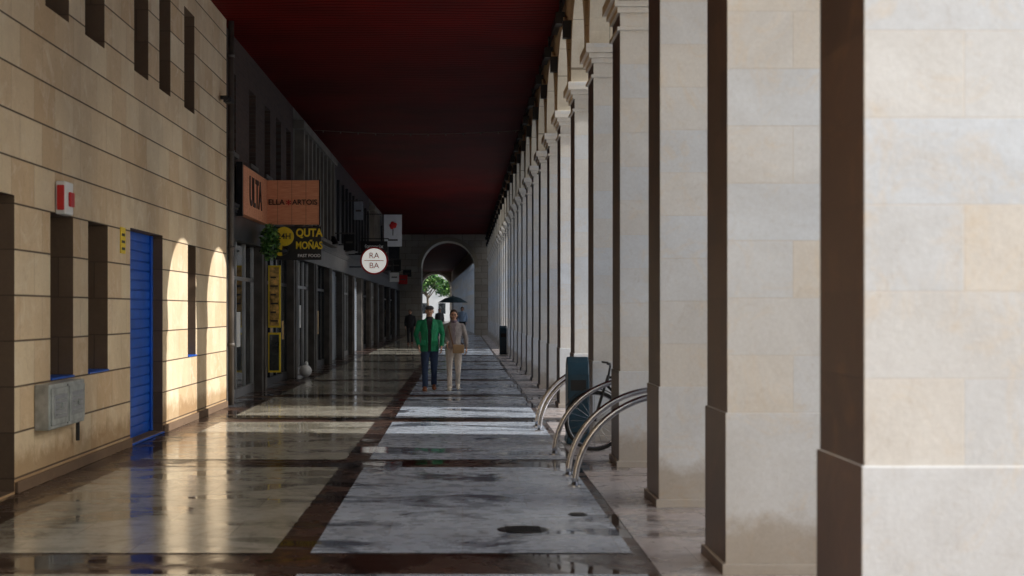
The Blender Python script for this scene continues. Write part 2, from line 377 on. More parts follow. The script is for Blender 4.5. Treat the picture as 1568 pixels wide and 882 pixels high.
# ---------------------------------------------------------------- shop row
XF=-4.0
def text(body,loc,size,mat,parent,rot=(math.pi/2,0,0),ext=.006,name='lettering',sx=1,bold=.012):
    c=bpy.data.curves.new(name,'FONT'); c.body=body; c.size=size; c.extrude=ext; c.align_x='CENTER'; c.align_y='CENTER'; c.offset=size*bold
    c.materials.append(mat); o=bpy.data.objects.new(name,c); COL.objects.link(o); o.location=loc; o.rotation_euler=rot; o.scale=(sx,1,1); o.parent=parent; return o
M_dim=simple('shop_light_wall',(.6,.54,.42),.8,var=.4,scale=1.2)
M_poster=simple('poster_print',(.6,.34,.10),.5,var=.8,scale=9)
def shop(y0,y1,style,upper):
    e=empty('shop_front')
    zt=2.75
    b=B()
    b.box(XF-.5,XF+.08,y0,y0+.28,0,zt+.1,0); b.box(XF-.5,XF+.05,y1-.22,y1-.002,0,zt+.1,0)
    b.obj('pilasters',M_pil,parent=e,bevel=.01)
    b=B(); b.box(XF-.5,XF+.03,y0+.003,y1-.003,zt+.101,3.45,0)
    for i in range(3): b.box(XF+.028,XF+.06+.02*i,y0+.003,y1-.003,3.30+.05*i,3.35+.05*i+.001,0)
    b.obj('fascia',M_darkclad,parent=e,bevel=.006)
    a,c=y0+.285,y1-.225
    xb=XF-.15
    b=B(); 
    if style=='shutter':
        nn=int((zt-.05)/.09)
        for i in range(nn): b.box(xb-.03,xb,a,c,.02+i*.09,.02+i*.09+.075,0)
        b.box(xb-.05,xb-.028,a,c,0,zt+.1,0)
        b.obj('roller_shutter',M_shut,parent=e)
    else:
        fm=M_alu if style=='alu' else M_frame
        nb=max(2,int((c-a)/.95)); w=(c-a)/nb
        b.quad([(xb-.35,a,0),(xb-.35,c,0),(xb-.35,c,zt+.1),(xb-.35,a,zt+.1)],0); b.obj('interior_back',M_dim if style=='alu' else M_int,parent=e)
        b=B(); b2=B()
        for i in range(nb):
            b.box(xb-.012,xb,a+i*w+.03,a+(i+1)*w-.03,.16,zt+.06,0)
            if i%2==0:
                z_=random.uniform(.9,1.3); b2.box(xb+.001,xb+.004,a+i*w+.2,a+i*w+.2+w*.4,z_,z_+random.uniform(.4,.7),random.randrange(3))
        b.obj('glazing',M_glass,parent=e); b2.obj('window_posters',[M_white,M_poster,M_dim],parent=e)
        b=B()
        for i in range(nb+1): b.box(xb-.04,xb+.03,a+i*w-.035,a+i*w+.035,.15,zt+.1,0)
        b.box(xb-.04,xb+.032,a,c,2.15,2.22,0); b.box(xb-.04,xb+.04,a,c,.0,.16,0)
        b.tube([(xb+.07,a+w*1.15,.9),(xb+.07,a+w*1.15,1.4)],.018,0,8)
        b.obj('frames',fm,parent=e,bevel=.005)
    z0=3.47
    b=B()
    if upper=='brick':
        nh=max(1,int((y1-y0)/1.7)); hs=[]
        for i in range(nh):
            yc=y0+(i+.5)*(y1-y0)/nh; hs.append((yc-.42,yc+.42,4.35,5.75,.2,1))
        wall_holes(b,XF,y0,y1,z0,ZC,hs,0,0)
        for h in hs: b.box(XF-.06,XF+.05,h[0]-.06,h[1]+.06,4.27,4.349,2); b.box(XF-.19,XF-.15,(h[0]+h[1])/2-.03,(h[0]+h[1])/2+.03,4.36,5.74,3)
        b.obj('upper_storey',[M_brick,M_glass,M_pil,M_frame],parent=e)
    elif upper=='rib':
        b.quad([(XF,y0,z0),(XF,y0,ZC),(XF,y1,ZC),(XF,y1,z0)][::-1],0)
        k=int((y1-y0)/.9)
        for i in range(k):
            yc=y0+(i+.5)*(y1-y0)/k; b.box(XF,XF+.22,yc-.13,yc+.13,z0+.1,5.9,0)
        b.box(XF,XF+.26,y0+.003,y1-.003,5.901,6.1,0); b.box(XF,XF+.26,y0+.003,y1-.003,z0,z0+.099,0)
        b.obj('upper_storey',M_conc,parent=e,bevel=.008)
    else:
        nh=max(1,int((y1-y0)/1.5)); hs=[]
        for i in range(nh):
            yc=y0+(i+.5)*(y1-y0)/nh; hs.append((yc-.5,yc+.5,3.9,5.6,.12,1))
        wall_holes(b,XF,y0,y1,z0,ZC,hs,0,0)
        for h in hs:
            b.box(XF,XF+.09,h[0]-.12,h[0]-.02,3.8,5.75,2)
            b.box(XF-.11,XF-.08,h[0],h[1],4.7,4.76,3)
        b.obj('upper_storey',[M_darkclad,M_glass,M_darkclad,M_frame],parent=e)
    return e
row=[(23.5,28.3,'alu','brick'),(28.3,33.6,'dark','brick'),(33.6,38.2,'alu','rib'),(38.2,42.6,'dark','rib'),(42.6,47,'shutter','dark'),(47,51.5,'alu','dark'),(51.5,56,'shutter','dark'),
     (56,61,'dark','dark'),(61,66,'alu','rib'),(66,71,'shutter','dark'),(71,77,'dark','brick'),(77,83,'dark','dark'),(83,90,'shutter','dark')]
for r in row: shop(*r)

ws=empty('wooden_bar_sign')
b=B(); b.box(WX-.08,WX+.06,25.0,28.0,3.29,4.16,0); b.box(WX-.08,-2.82,28.0,28.16,3.29,4.16,0); b.obj('boards',M_wood,parent=ws,bevel=.01)
b=B(); b.box(WX-.06,WX+.05,24.9,24.998,3.25,4.2,0); b.box(-2.819,-2.80,27.99,28.17,3.28,4.17,0); b.obj('end_caps',M_frame,parent=ws)
M_ink=simple('sign_ink',(.03,.012,.01),.5)
text('ELLA',( -3.66,27.985,3.72),.15,M_ink,ws); text('ARTOIS',(-3.10,27.985,3.72),.145,M_ink,ws); text('*',(-3.42,27.985,3.67),.24,M_red,ws)
text('ULTA',(WX+.068,26.4,3.73),.75,M_ink,ws,rot=(math.pi/2,0,math.pi/2),sx=.85)
fs=empty('fast_food_sign')
b=B(); b.box(-3.74,-2.80,28.22,28.32,2.60,3.26,0); b.box(WX-.1,-3.74,28.25,28.29,3.1,3.14,0); b.obj('panel',M_black,parent=fs,bevel=.012)
text('QUTA',(-3.04,28.21,3.13),.22,M_yel,fs,sx=.85,bold=.03); text('MOÑAS',(-3.04,28.21,2.88),.20,M_yel,fs,sx=.76,bold=.03); text('FAST FOOD',(-3.04,28.21,2.68),.085,M_white,fs)
b=B(); b.tube([(-3.53,28.215,3.06),(-3.53,28.16,3.06)],.19,0,28); b.tube([(-3.60,28.1,2.78),(-3.60,28.06,2.78)],.11,0,24); b.obj('disc',M_yel,parent=fs)
text('24H',(-3.53,28.155,3.06),.16,M_black,fs)
b=B(); b.tube([(-3.4,27.7,2.76),(-3.5,27.7,2.76)],[.05,.10],0,14); b.box(-3.95,-3.45,27.66,27.74,2.73,2.77,0); b.obj('bracket_lamp',M_frame,parent=fs)

def leafblob(name,c,r,n,size,mats,parent=None,stem=None):
    b=B()
    for i in range(n):
        d=Vector((random.gauss(0,1),random.gauss(0,1),random.gauss(0,1))).normalized()*random.random()**.45
        p=Vector(c)+Vector((d.x*r[0],d.y*r[1],d.z*r[2]))
        u=Vector((random.gauss(0,1),random.gauss(0,1),random.gauss(0,.6))).normalized(); w=u.cross(Vector((random.gauss(0,1),random.gauss(0,1),random.gauss(0,1)))).normalized()
        s_=size*random.uniform(.6,1.3)
        b.quad([p-u*s_,p-w*s_*.45,p+u*s_,p+w*s_*.45],random.randrange(len(mats)))
    return b.obj(name,mats,parent=parent)
L1=simple('leaf_green',(.07,.20,.04),.5); L2=simple('leaf_dark',(.03,.09,.025),.5); L3=simple('leaf_light',(.14,.27,.05),.5)
hp=empty('hanging_plant')
leafblob('foliage',(-3.68,27.2,2.9),(.18,.28,.36),900,.05,[L1,L2,L3],hp)
b=B(); b.tube([(-3.68,27.2,2.62),(-3.68,27.2,2.86)],[.08,.13],0,14); b.tube([(-3.68,27.2,2.86),(-3.68,27.2,3.25)],.006,0,5); b.obj('pot',M_frame,parent=hp)

for (x0,z0,z1) in ((-3.90,1.25,2.5),(-3.90,.35,1.15)):
    pb=empty('menu_board'); y=28.55; w_=.25; b=B(); b.box(x0,x0+w_,y,y+.05,z0,z1,0); b.obj('frame',M_yel,parent=pb,bevel=.006)
    b=B(); b.box(x0+.03,x0+w_-.03,y-.006,y+.001,z0+.04,z1-.04,0); b.obj('print',M_glass if z0<1 else M_poster,parent=pb)
    b=B()
    for i in range(6): b.box(x0+.05,x0+w_-.05-.04*(i%2),y-.011,y-.007,z0+.12+i*(z1-z0-.2)/6,z0+.15+i*(z1-z0-.2)/6,0)
    b.obj('text_lines',M_black,parent=pb)

rs=empty('round_bar_sign'); cx,cy,cz=-3.1,50,3.34
b=B(); b.tube([(cx,cy+.06,cz),(cx,cy-.04,cz)],.49,0,40); b.obj('rim',M_red,parent=rs)
b=B(); b.tube([(cx,cy-.03,cz),(cx,cy-.055,cz)],.43,0,40); b.obj('face',M_lit,parent=rs)
b=B(); b.box(cx-.34,cx+.34,cy-.062,cy-.05,cz-.012,cz+.012,0); b.obj('bar',M_red,parent=rs)
b=B(); b.box(-4.05,cx-.45,cy-.02,cy+.02,cz+.2,cz+.24,0); b.box(-4.05,cx-.45,cy-.02,cy+.02,cz-.24,cz-.2,0); b.obj('bracket',M_frame,parent=rs)
text('RA',(cx,cy-.06,cz+.17),.29,M_red,rs,bold=0); text('BA',(cx,cy-.06,cz-.18),.29,M_red,rs,bold=0)
bs=empty('rose_banner'); cx,cy,cz=-2.88,59,4.9
b=B(); b.box(cx-.37,cx+.37,cy-.02,cy+.02,cz-.66,cz+.66,0); b.obj('cloth',simple('banner_cloth',(.62,.66,.72),.7,var=.06),parent=bs)
b=B(); b.box(-4.05,cx+.4,cy-.015,cy+.015,cz+.665,cz+.70,0); b.obj('pole',M_frame,parent=bs)
b=B()
for i in range(9):
    an=i*2.4; rr=.035*math.sqrt(i); b.ell((cx+rr*math.cos(an),cy-.03,cz+.22+rr*math.sin(an)),(.08,.02,.08),0,10,6)
b.box(cx-.015,cx+.015,cy-.03,cy-.021,cz-.2,cz+.1,1); b.box(cx-.2,cx+.2,cy-.03,cy-.021,cz-.42,cz-.36,1)
b.obj('rose_print',[M_red,M_black],parent=bs)
hs=empty('hanging_shop_sign')
b=B(); b.box(-4.0,-2.95,56,56.08,3.9,4.32,0); b.box(-4.05,-2.9,56.02,56.06,4.4,4.44,0); b.box(-3.8,-3.78,56.02,56.05,4.3,4.42,0); b.box(-3.1,-3.08,56.02,56.05,4.3,4.42,0)
b.obj('board',M_black,parent=hs,bevel=.01); text('fotoprix',(-3.48,55.99,4.11),.22,M_white,hs)
for (y,x,z,w,h,mt) in ((44,-3.5,3.7,.35,.5,M_frame),(47.2,-3.45,4.9,.3,.6,M_shut),(64,-3.35,3.6,.5,.45,M_black),(69,-3.3,3.2,.45,.45,M_white),(73,-3.4,3.9,.5,.6,M_frame),(79,-3.3,3.3,.5,.5,M_red),(85,-3.3,3.8,.5,.4,M_black)):
    e=empty('projecting_sign'); b=B(); b.box(x-w/2,x+w/2,y,y+.08,z-h/2,z+h/2,0); b.obj('panel',mt,parent=e,bevel=.01)
    b=B(); b.box(-4.05,x+w/2,y+.02,y+.06,z+h/2+.02,z+h/2+.05,0); b.box(x-w*.3,x+w*.3,y-.006,y,z-.03,z+.03,0); b.obj('bracket',M_pil,parent=e)
for y in (31,36,41,46,53,62,68,75,82):
    e=empty('wall_lamp'); b=B(); b.box(-4.0,-3.7,y-.02,y+.02,3.7,3.73,0); b.tube([(-3.72,y,3.72),(-3.68,y,3.5)],[.05,.12],0,14); b.obj('lamp_head',M_frame,parent=e)
b=B(); b.ell((-3.75,34,.15),(.15,.16,.15),0,14,10); b.ell((-3.73,34,.31),(.05,.05,.07),0,10,6)
b.obj('rubbish_bag',M_white,smooth=True)

# ---------------------------------------------------------------- end wall with arch and far arcade
def archwall(name,xa,xb,xc,r,zs,y0,y1,zt,mat,n=28):
    b=B(); P=[(xc-r*math.cos(math.pi*i/n),zs+r*math.sin(math.pi*i/n)) for i in range(n+1)]
    for yv,fl in ((y0,False),(y1,True)):
        for pts in ([(xa,0),(xc-r,0),(xc-r,zs),(xa,zs)],[(xc+r,0),(xb,0),(xb,zs),(xc+r,zs)],[(xa,zs),(xc-r,zs),(xc-r,zt),(xa,zt)],[(xc+r,zs),(xb,zs),(xb,zt),(xc+r,zt)]):
            b.quad([(p[0],yv,p[1]) for p in (pts[::-1] if fl else pts)],0)
        for i in range(n):
            q=[(P[i][0],yv,P[i][1]),(P[i+1][0],yv,P[i+1][1]),(P[i+1][0],yv,zt),(P[i][0],yv,zt)]
            b.quad(q[::-1] if fl else q,0)
    for i in range(n): b.quad([(P[i][0],y0,P[i][1]),(P[i][0],y1,P[i][1]),(P[i+1][0],y1,P[i+1][1]),(P[i+1][0],y0,P[i+1][1])],1)
    b.quad([(xc-r,y0,0),(xc-r,y1,0),(xc-r,y1,zs),(xc-r,y0,zs)],0); b.quad([(xc+r,y0,0),(xc+r,y0,zs),(xc+r,y1,zs),(xc+r,y1,0)],0)
    r2=r+.25
    for i in range(n):
        a,c=math.pi*i/n,math.pi*(i+1)/n
        b.quad([(xc-r*math.cos(a),y0-.05,zs+r*math.sin(a)),(xc-r*math.cos(c),y0-.05,zs+r*math.sin(c)),(xc-r2*math.cos(c),y0-.05,zs+r2*math.sin(c)),(xc-r2*math.cos(a),y0-.05,zs+r2*math.sin(a))],1)
    return b.obj(name,[mat,M_archU],recalc=False)
archwall('end_arch_wall',-4.7,2.4,-.91,1.69,4.3,YE,YE+3.0,6.6,M_end)
fa=empty('far_arcade')
b=B()
yy=YE+9
def fx(y): return .95-(y-92)*.0295
while yy<168:
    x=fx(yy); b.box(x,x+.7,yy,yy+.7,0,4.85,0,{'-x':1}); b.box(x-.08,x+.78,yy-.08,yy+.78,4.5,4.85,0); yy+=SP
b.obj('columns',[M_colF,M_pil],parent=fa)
b=B(); b.quad([(1,YE+9,4.9),(1,YE+9,6.6),(-1.3,170,6.6),(-1.3,170,4.9)]); b.obj('upper_wall',M_arch,parent=fa)
b=B(); b.box(-8,2,YE+7.5,170,6.2,6.7,0); b.obj('soffit',M_ceil,parent=fa)
b=B(); b.box(-9,-5.6,YE+7.5,170,0,6.2,0)
for i in range(14): b.box(-5.6,-5.5,YE+8+i*5.2,YE+9+i*5.2,0,3.6,1)
b.obj('shop_wall',[M_darkclad,M_conc],parent=fa)
archwall('far_arch_wall',-8,-.9,-3.2,1.7,4.2,170,171.2,6.7,M_end)
def building(name,x0,x1,y0,y1,h,mat,faces=('-x',)):
    e=empty(name); b=B(); b.box(x0,x1,y0,y1,-.2,h,0); b.box(x0-.3,x1+.3,y0-.05,y1+.05,h,h+.4,0); b.obj('walls',mat,parent=e)
    b=B()
    if '-x' in faces:
        k=max(1,int((y1-y0)/3)); fl=int(h/3.3)
        for j in range(fl):
            for i in range(k):
                yc=y0+(i+.5)*(y1-y0)/k; z=1+j*3.3
                b.box(x0-.02,x0+.1,yc-.6,yc+.6,z,z+1.8,0); b.box(x0-.12,x0-.021,yc-.7,yc+.7,z-.1,z-.01,1)
    if '-y' in faces:
        k=max(1,int((x1-x0)/3)); fl=int(h/3.3)
        for j in range(fl):
            for i in range(k):
                xc=x0+(i+.5)*(x1-x0)/k; z=1+j*3.3
                b.box(xc-.6,xc+.6,y0-.02,y0+.1,z,z+1.8,0); b.box(xc-.7,xc+.7,y0-.12,y0-.021,z-.1,z-.01,1)
    b.obj('windows',[M_glass,M_white],parent=e)
M_apt=simple('apartment_render',(.72,.70,.66),.85,var=.08,scale=.5)
building('sun_blocker_building',45,52,1.5,12.7,31,M_apt)  # unseen tower, added to keep direct sun off the near bays
building('sun_blocker_building',45,52,19.2,46,31,M_apt)  # unseen slab, added to close the sun gap beyond the lit bays
building('sun_blocker_building',45,52,54,162,31,M_apt)  # unseen slab, added to hold sun off the far arcade
building('sun_blocker_building',-30,20,240,255,16,M_apt,faces=('-y',))
M_bark=simple('bark',(.12,.09,.06),.9)
def tree(x,y,h,r):
    e=empty('plane_tree',(0,0,0)); b=B()
    b.tube([(x,y,-.1),(x+.1,y,h*.3),(x,y+.1,h*.55)],[.22,.16,.12],0,10)
    for i in range(7):
        an=i*.9; b.tube([(x,y,h*.42+i*.12),(x+math.cos(an)*r*.4,y+math.sin(an)*r*.4,h*.62),(x+math.cos(an)*r*.75,y+math.sin(an)*r*.75,h*.8)],[.09,.05,.02],0,6)
    b.obj('trunk',M_bark,parent=e)
    for i in range(10):
        an=i*2.4; rr=r*.65*math.sqrt(i/10)
        leafblob('crown_%d'%i,(x+rr*math.cos(an),y+rr*math.sin(an),h*.72+random.uniform(-.1,.12)*h),(r*.42,r*.42,r*.36),260,.22,[L1,L2,L3],e)
tree(-4.6,186,7,2.6); tree(-7.2,200,8,3); tree(-1.5,205,7,2.6)

# ---------------------------------------------------------------- bike racks
for y in (12.9,13.7,15.75,18.8,19.5):
    rk=empty('bike_rack'); b=B()
    P=[(1.92-.9*math.cos(math.pi*i/30),y,.84*math.sin(math.pi*i/30)) for i in range(31)]
    b.tube(P,.029,0,12); b.obj('hoop',M_steel,parent=rk,smooth=True)
    b=B()
    for x in (1.02,2.82): b.tube([(x,y,.004),(x,y,.016)],.06,0,16)
    b.obj('base_flanges',M_steel,parent=rk)
bk=empty('bicycle'); by=16.15
def torus(b,c,R,r,m=0,nu=40,nv=8):
    n0=len(b.v)
    for i in range(nu):
        a=2*math.pi*i/nu
        for j in range(nv):
            t=2*math.pi*j/nv; rr=R+r*math.cos(t); b.v.append((c[0]+rr*math.cos(a),c[1]+r*math.sin(t),c[2]+rr*math.sin(a)))
    for i in range(nu):
        for j in range(nv):
            b.f.append((n0+i*nv+j,n0+((i+1)%nu)*nv+j,n0+((i+1)%nu)*nv+(j+1)%nv,n0+i*nv+(j+1)%nv)); b.m.append(m)
b=B(); 
for x in (1.50,2.55): torus(b,(x,by,.345),.325,.02)
b.obj('tyres',M_rub,parent=bk,smooth=True)
b=B()
for x in (1.50,2.55):
    torus(b,(x,by,.345),.30,.008); b.tube([(x,by-.04,.345),(x,by+.04,.345)],.025,0,10)
    for i in range(20):
        a=2*math.pi*i/20; b.tube([(x,by+(-.02 if i%2 else .02),.345),(x+.3*math.cos(a),by,.345+.3*math.sin(a))],.0018,0,4)
b.obj('rims_and_spokes',M_steel,parent=bk)
b=B(); hd=(1.66,by,.86); hl=(1.63,by,.76); bb=(2.08,by,.30); st=(2.22,by,.84); rx=(2.55,by,.345)
b.tube([hl,hd],.019); b.tube([hl,bb],.017); b.tube([(1.655,by,.84),(2.21,by,.80)],.015); b.tube([bb,st],.015)
for s_ in (-.05,.05):
    b.tube([hl,(1.60,by+s_,.68),(1.50,by+s_,.345)],.011); b.tube([bb,(2.5,by+s_,.345)],.009); b.tube([(2.2,by,.78),(2.54,by+s_,.36)],.008)
b.tube([st,(2.25,by,.94)],.012); b.tube([hd,(1.68,by,.97)],.012)
b.tube([(1.62,by-.30,1.0),(1.66,by-.15,1.0),(1.68,by,.98),(1.66,by+.15,1.0),(1.62,by+.30,1.0)],.012)
torus(b,(2.08,by+.06,.30),.09,.006)
b.tube([(2.08,by-.08,.30),(2.2,by-.08,.2)],.01); b.tube([(2.08,by+.08,.30),(1.96,by+.08,.4)],.01); b.box(2.16,2.24,by-.16,by-.08,.19,.21); b.box(1.92,2.0,by+.08,by+.16,.39,.41)
b.obj('frame',M_black,parent=bk,smooth=True,recalc=True)
b=B(); b.ell((2.28,by,.96),(.14,.07,.03)); b.ell((2.17,by,.96),(.1,.03,.025)); b.obj('saddle',M_rub,parent=bk,smooth=True)
b=B(); b.tube([(1.50+.365*math.cos(a),by,.345+.365*math.sin(a)) for a in [math.radians(20+i*12) for i in range(12)]],[(.006,.03)]*12,0,6); b.obj('mudguard',M_black,parent=bk)

def bin_(x,y,sc_=1):
    e=empty('litter_bin'); b=B(); w,d,h=.13*sc_,.17*sc_,1.05*sc_
    n0=len(b.v)
    prof=[(-d,.05),(-d*1.0,h*.80),(-d*.7,h*.93),(0,h),(d*.7,h*.93),(d,h*.80),(d,.05)]
    for s_ in (-w,w): b.v+=[(x+s_,y+p[0],p[1]) for p in prof]
    k=len(prof)
    for i in range(k): b.f.append((n0+i,n0+(i+1)%k,n0+k+(i+1)%k,n0+k+i)); b.m.append(0)
    b.f.append(tuple(n0+i for i in range(k))); b.m.append(0); b.f.append(tuple(n0+k+i for i in reversed(range(k)))); b.m.append(0)
    b.box(x-w-.012,x+w+.012,y-d-.01,y+d+.01,.02,.09,0)
    b.obj('body',M_teal,parent=e,bevel=.015,recalc=True)
    b=B(); b.box(x-w*.7,x+w*.7,y-d-.006,y-d+.02,h*.62,h*.74,0); b.box(x-w*.8,x+w*.8,y-d-.004,y-d+.02,.14,.16,0); b.box(x-w*.05,x+w*.05,y-d-.012,y-d+.01,.45,.5,0)
    b.obj('slot',M_black,parent=e)
bin_(1.37,16.95); bin_(1.45,50.5,1.0)

# ---------------------------------------------------------------- people
def remeshed(b,name,mats,matfn,parent,vox=.012):
    me=b.mesh(name,mats); o=bpy.data.objects.new(name,me); COL.objects.link(o)
    r=o.modifiers.new('r','REMESH'); r.mode='VOXEL'; r.voxel_size=vox
    s_=o.modifiers.new('s','SMOOTH'); s_.factor=.5; s_.iterations=3
    dg=bpy.context.evaluated_depsgraph_get(); dg.update(); ev=o.evaluated_get(dg)
    m2=bpy.data.meshes.new_from_object(ev); o.modifiers.clear(); o.data=m2
    m2.materials.clear()
    for mt in mats: m2.materials.append(mt)
    for p in m2.polygons: p.material_index=matfn(p.center); p.use_smooth=True
    o.parent=parent; return o
def cloth(name,col,rough=.85):
    k=N(name); tc=k.n('ShaderNodeTexCoord'); v=tc.outputs['Object']
    f=k.noise(v,9,3,.5,(1,1,.6)); c=k.mix(k.ramp(f,[(.3,0.0),(.7,1.0)]),tuple(x*.7 for x in col),tuple(x*1.15 for x in col))
    return k.out(c,rough,k.bump(k.noise(v,11,4,.5,(1,1,.5),dist=1),1.0,.03))
SK=simple('skin',(.66,.38,.26),.5,var=.08,scale=12); HAIRM=simple('dark_hair',(.05,.03,.02),.6); 
def hand(b,w,side,curl=.5,r=.0085,m=0):
    w=Vector(w)
    b.tube([w+Vector((0,0,.02)),w+Vector((0,-.002,-.03)),w+Vector((0,-.004,-.085))],[(.018,.024),(.015,.036),(.012,.036)],m,12,up=(1,0,0))
    for i,(yo,L) in enumerate(((-.030,.068),(-.011,.078),(.009,.073),(.028,.058))):
        p0=w+Vector((0,yo,-.075)); inx=-side
        p1=p0+Vector((inx*.006,0,-L*.45)); p2=p1+Vector((inx*.018*curl*2,0,-L*.32)); p3=p2+Vector((inx*.02*curl*2,0,-L*.18))
        b.tube([p0,p1,p2,p3],[r,r,r*.92,r*.7],m,8)
    p0=w+Vector((0,-.028,-.025)); b.tube([p0,p0+Vector((-side*.012,-.022,-.03)),p0+Vector((-side*.018,-.026,-.062))],[.012,.010,.008],m,8)
M_lips=simple('lips',(.35,.10,.08),.5); M_cap=simple('cap_wool',(.07,.07,.075),.9)
def head(e,c,s_,skin,hair,style,glasses=False):
    b=B(); b.ell((0,0,0),(.074,.093,.115),0,28,22)
    v2=[]
    for x,y,z in b.v:
        if z<-.02: x*=max(.55,1-(abs(z)-.02)*3.6)
        if z<-.03 and y<0: y*=.97
        if z>.02 and y<0: y*=.94
        if y<-.06 and abs(x)<.05 and .0<z<.03: y+=.006
        v2.append((x,y,z))
    b.v=v2
    b.tube([(0,-.088,.022),(0,-.100,.0),(0,-.112,-.018),(0,-.094,-.028)],[(.008,.008),(.010,.010),(.014,.012),(.010,.006)],0,10)
    b.ell((0,-.078,-.092),(.024,.02,.018),0,10,8)
    for sx in (-1,1): b.ell((sx*.078,.008,-.002),(.010,.018,.032),0,10,8); b.ell((sx*.045,-.062,-.02),(.022,.022,.02),0,10,8)
    b.tube([(0,.01,-.07),(0,.015,-.17)],[.05,.054],0,14)
    o=b.obj('head',[skin],parent=e,smooth=True,recalc=True)
    b2=B(); b2.ell((0,-.088,-.052),(.022,.008,.006),0,10,6)
    o2=b2.obj('mouth',[M_lips],parent=e,smooth=True)
    b3=B()
    for sx in (-1,1):
        b3.ell((sx*.029,-.083,.010),(.012,.006,.006),0,10,6); b3.box(sx*.029-.017,sx*.029+.017,-.092,-.085,.024,.030,0)
    o3=b3.obj('eyes_and_brows',[HAIRM],parent=e)
    b4=B()
    if style=='cap':
        b4.ell((0,.012,.066),(.088,.108,.056),0,24,14); b4.ell((0,-.088,.060),(.062,.050,.011),0,18,8); b4.ell((0,.07,.0),(.07,.035,.055),1,14,10)
        o4=b4.obj('flat_cap',[M_cap,hair],parent=e,smooth=True)
    else:
        b4.ell((0,.018,.03),(.086,.100,.100),0,24,16); b4.ell((0,.04,-.03),(.08,.07,.09),0,20,12)
        for sx in (-1,1): b4.ell((sx*.07,.005,.0),(.02,.05,.065),0,12,8)
        b4.v=[(x,(max(y,-.070+.9*max(0,.075-z)) if y<0 else y),z) for x,y,z in b4.v]
        o4=b4.obj('hair',[hair],parent=e,smooth=True)
    hl_=[o,o2,o3,o4]
    for o_ in hl_: o_.location=c; o_.scale=(s_,)*3
    if glasses:
        b5=B()
        for sx in (-1,1): b5.tube([(sx*.03+.02*math.cos(a),-.096,.008+.015*math.sin(a)) for a in [i*math.pi/6 for i in range(13)]],.0025,0,5)
        b5.tube([(-.01,-.1,.01),(.01,-.1,.01)],.002,0,5); o5=b5.obj('glasses',[M_black],parent=e); o5.location=c
def person(name,x,y,h,top,bottom,shoe,style,hair=HAIRM,inner=None,female=False,hem=.80,stride=.18,rot=0,armL=None,armR=None,hands=(True,True),glasses=False,vox=.012,backpack=None):
    e=empty(name,(x,y,.006)); s_=h/1.72; e.scale=(s_,)*3; e.rotation_euler=(0,0,rot)
    b=B(); k=.90 if female else 1.0
    R_=[(hem-.01,.185*k+.0,.130),(hem+.04,.190*k,.134),(.95,.180*k,.128),(1.06,.168*k,.122),(1.2,.185*k,.126),(1.33,.198*k,.122),(1.41,.175*k,.10),(1.455,.10,.075),(1.50,.06,.062)]
    b.tube([(0,.0,r[0]) for r in R_],[(r[1],r[2]) for r in R_],0,28,up=(1,0,0))
    ft=[]
    for sx,fy in ((-1,-stride),(1,stride)):
        hip=(sx*.088,0,.93); kn=(sx*.092,-.05+fy*.45,.50); an=(sx*.085,fy,.10+(.05 if fy>0 else 0))
        rr=[.098,.092,.072,.062,.060,.062] if not female else [.10,.088,.066,.056,.054,.058]
        P=[Vector(hip),Vector(hip).lerp(Vector(kn),.4),Vector(kn),Vector(kn).lerp(Vector(an),.4),Vector(kn).lerp(Vector(an),.8),Vector(an)+Vector((0,0,-.035))]
        b.tube(P,rr,0,18); ft.append((sx,fy,an))
    arms={-1:armL or [(-.19,0,1.385),(-.245,.03,1.12),(-.235,-.10,.89)],1:armR or [(.19,0,1.385),(.245,.03,1.12),(.235,-.10,.89)]}
    for sx,P in arms.items():
        P=[Vector(p) for p in P]; P[0].x*=k; 
        b.tube([P[0]+Vector((-sx*.05,0,.0)),P[0],P[0].lerp(P[1],.5),P[1],P[1].lerp(P[2],.5),P[2]],[.06,.066,.058,.052,.047,.042],0,16)
    if not female: b.tube([(0,.02,1.43),(0,.015,1.50)],[(.085,.075),(.07,.07)],0,18)
    mats=[top,bottom,inner or top,SK]
    def mf(c):
        if c.z>1.51: return 3
        inarm=abs(c.x)>.20*k
        if c.z<hem and not (inarm and c.z>hem-.14): return 1
        if inner and c.y<-.03 and abs(c.x)<.035+max(0,c.z-1.25)*.15 and c.z>hem: return 2
        return 0
    remeshed(b,'body',mats,mf,e,vox)
    bs_=B()
    for sx,fy,an in ft:
        lift=.05 if fy>0 else 0
        bs_.tube([(sx*.09,an[1]+.07,.045+lift*1.2),(sx*.09,an[1]+.04,.055+lift*1.2),(sx*.09,an[1]-.04,.055+lift*.6),(sx*.095,an[1]-.12,.035+lift*.2),(sx*.095,an[1]-.18,.028)],[(.030,.035),(.040,.052),(.043,.050),(.048,.033),(.030,.020)],0,14,up=(1,0,0))
        bs_.box(sx*.092-.042,sx*.092+.042,an[1]-.17,an[1]+.08,.0,.014,0) if not lift else None
    bs_.obj('shoes',[shoe],parent=e,smooth=True)
    bh=B()
    for sx,P in arms.items():
        if hands[0 if sx<0 else 1]: 
            hand(bh,Vector(P[2]),sx)
    if bh.v: bh.obj('hands',[SK],parent=e,smooth=True)
    head(e,(0,-.02,1.605),1.0,SK,hair,style,glasses)
    return e
green=cloth('green_jacket',(.012,.32,.14),.6); jeans=cloth('blue_jeans',(.03,.055,.12)); brownshoe=simple('brown_leather',(.24,.08,.03),.4)
beige=cloth('beige_jacket',(.40,.36,.35),.6); cream=cloth('cream_trousers',(.80,.72,.64)); darkc=cloth('dark_cloth',(.03,.03,.035)); white_sh=simple('white_shoe',(.7,.64,.55),.5)
grey_h=simple('grey_hair',(.25,.23,.22),.7)
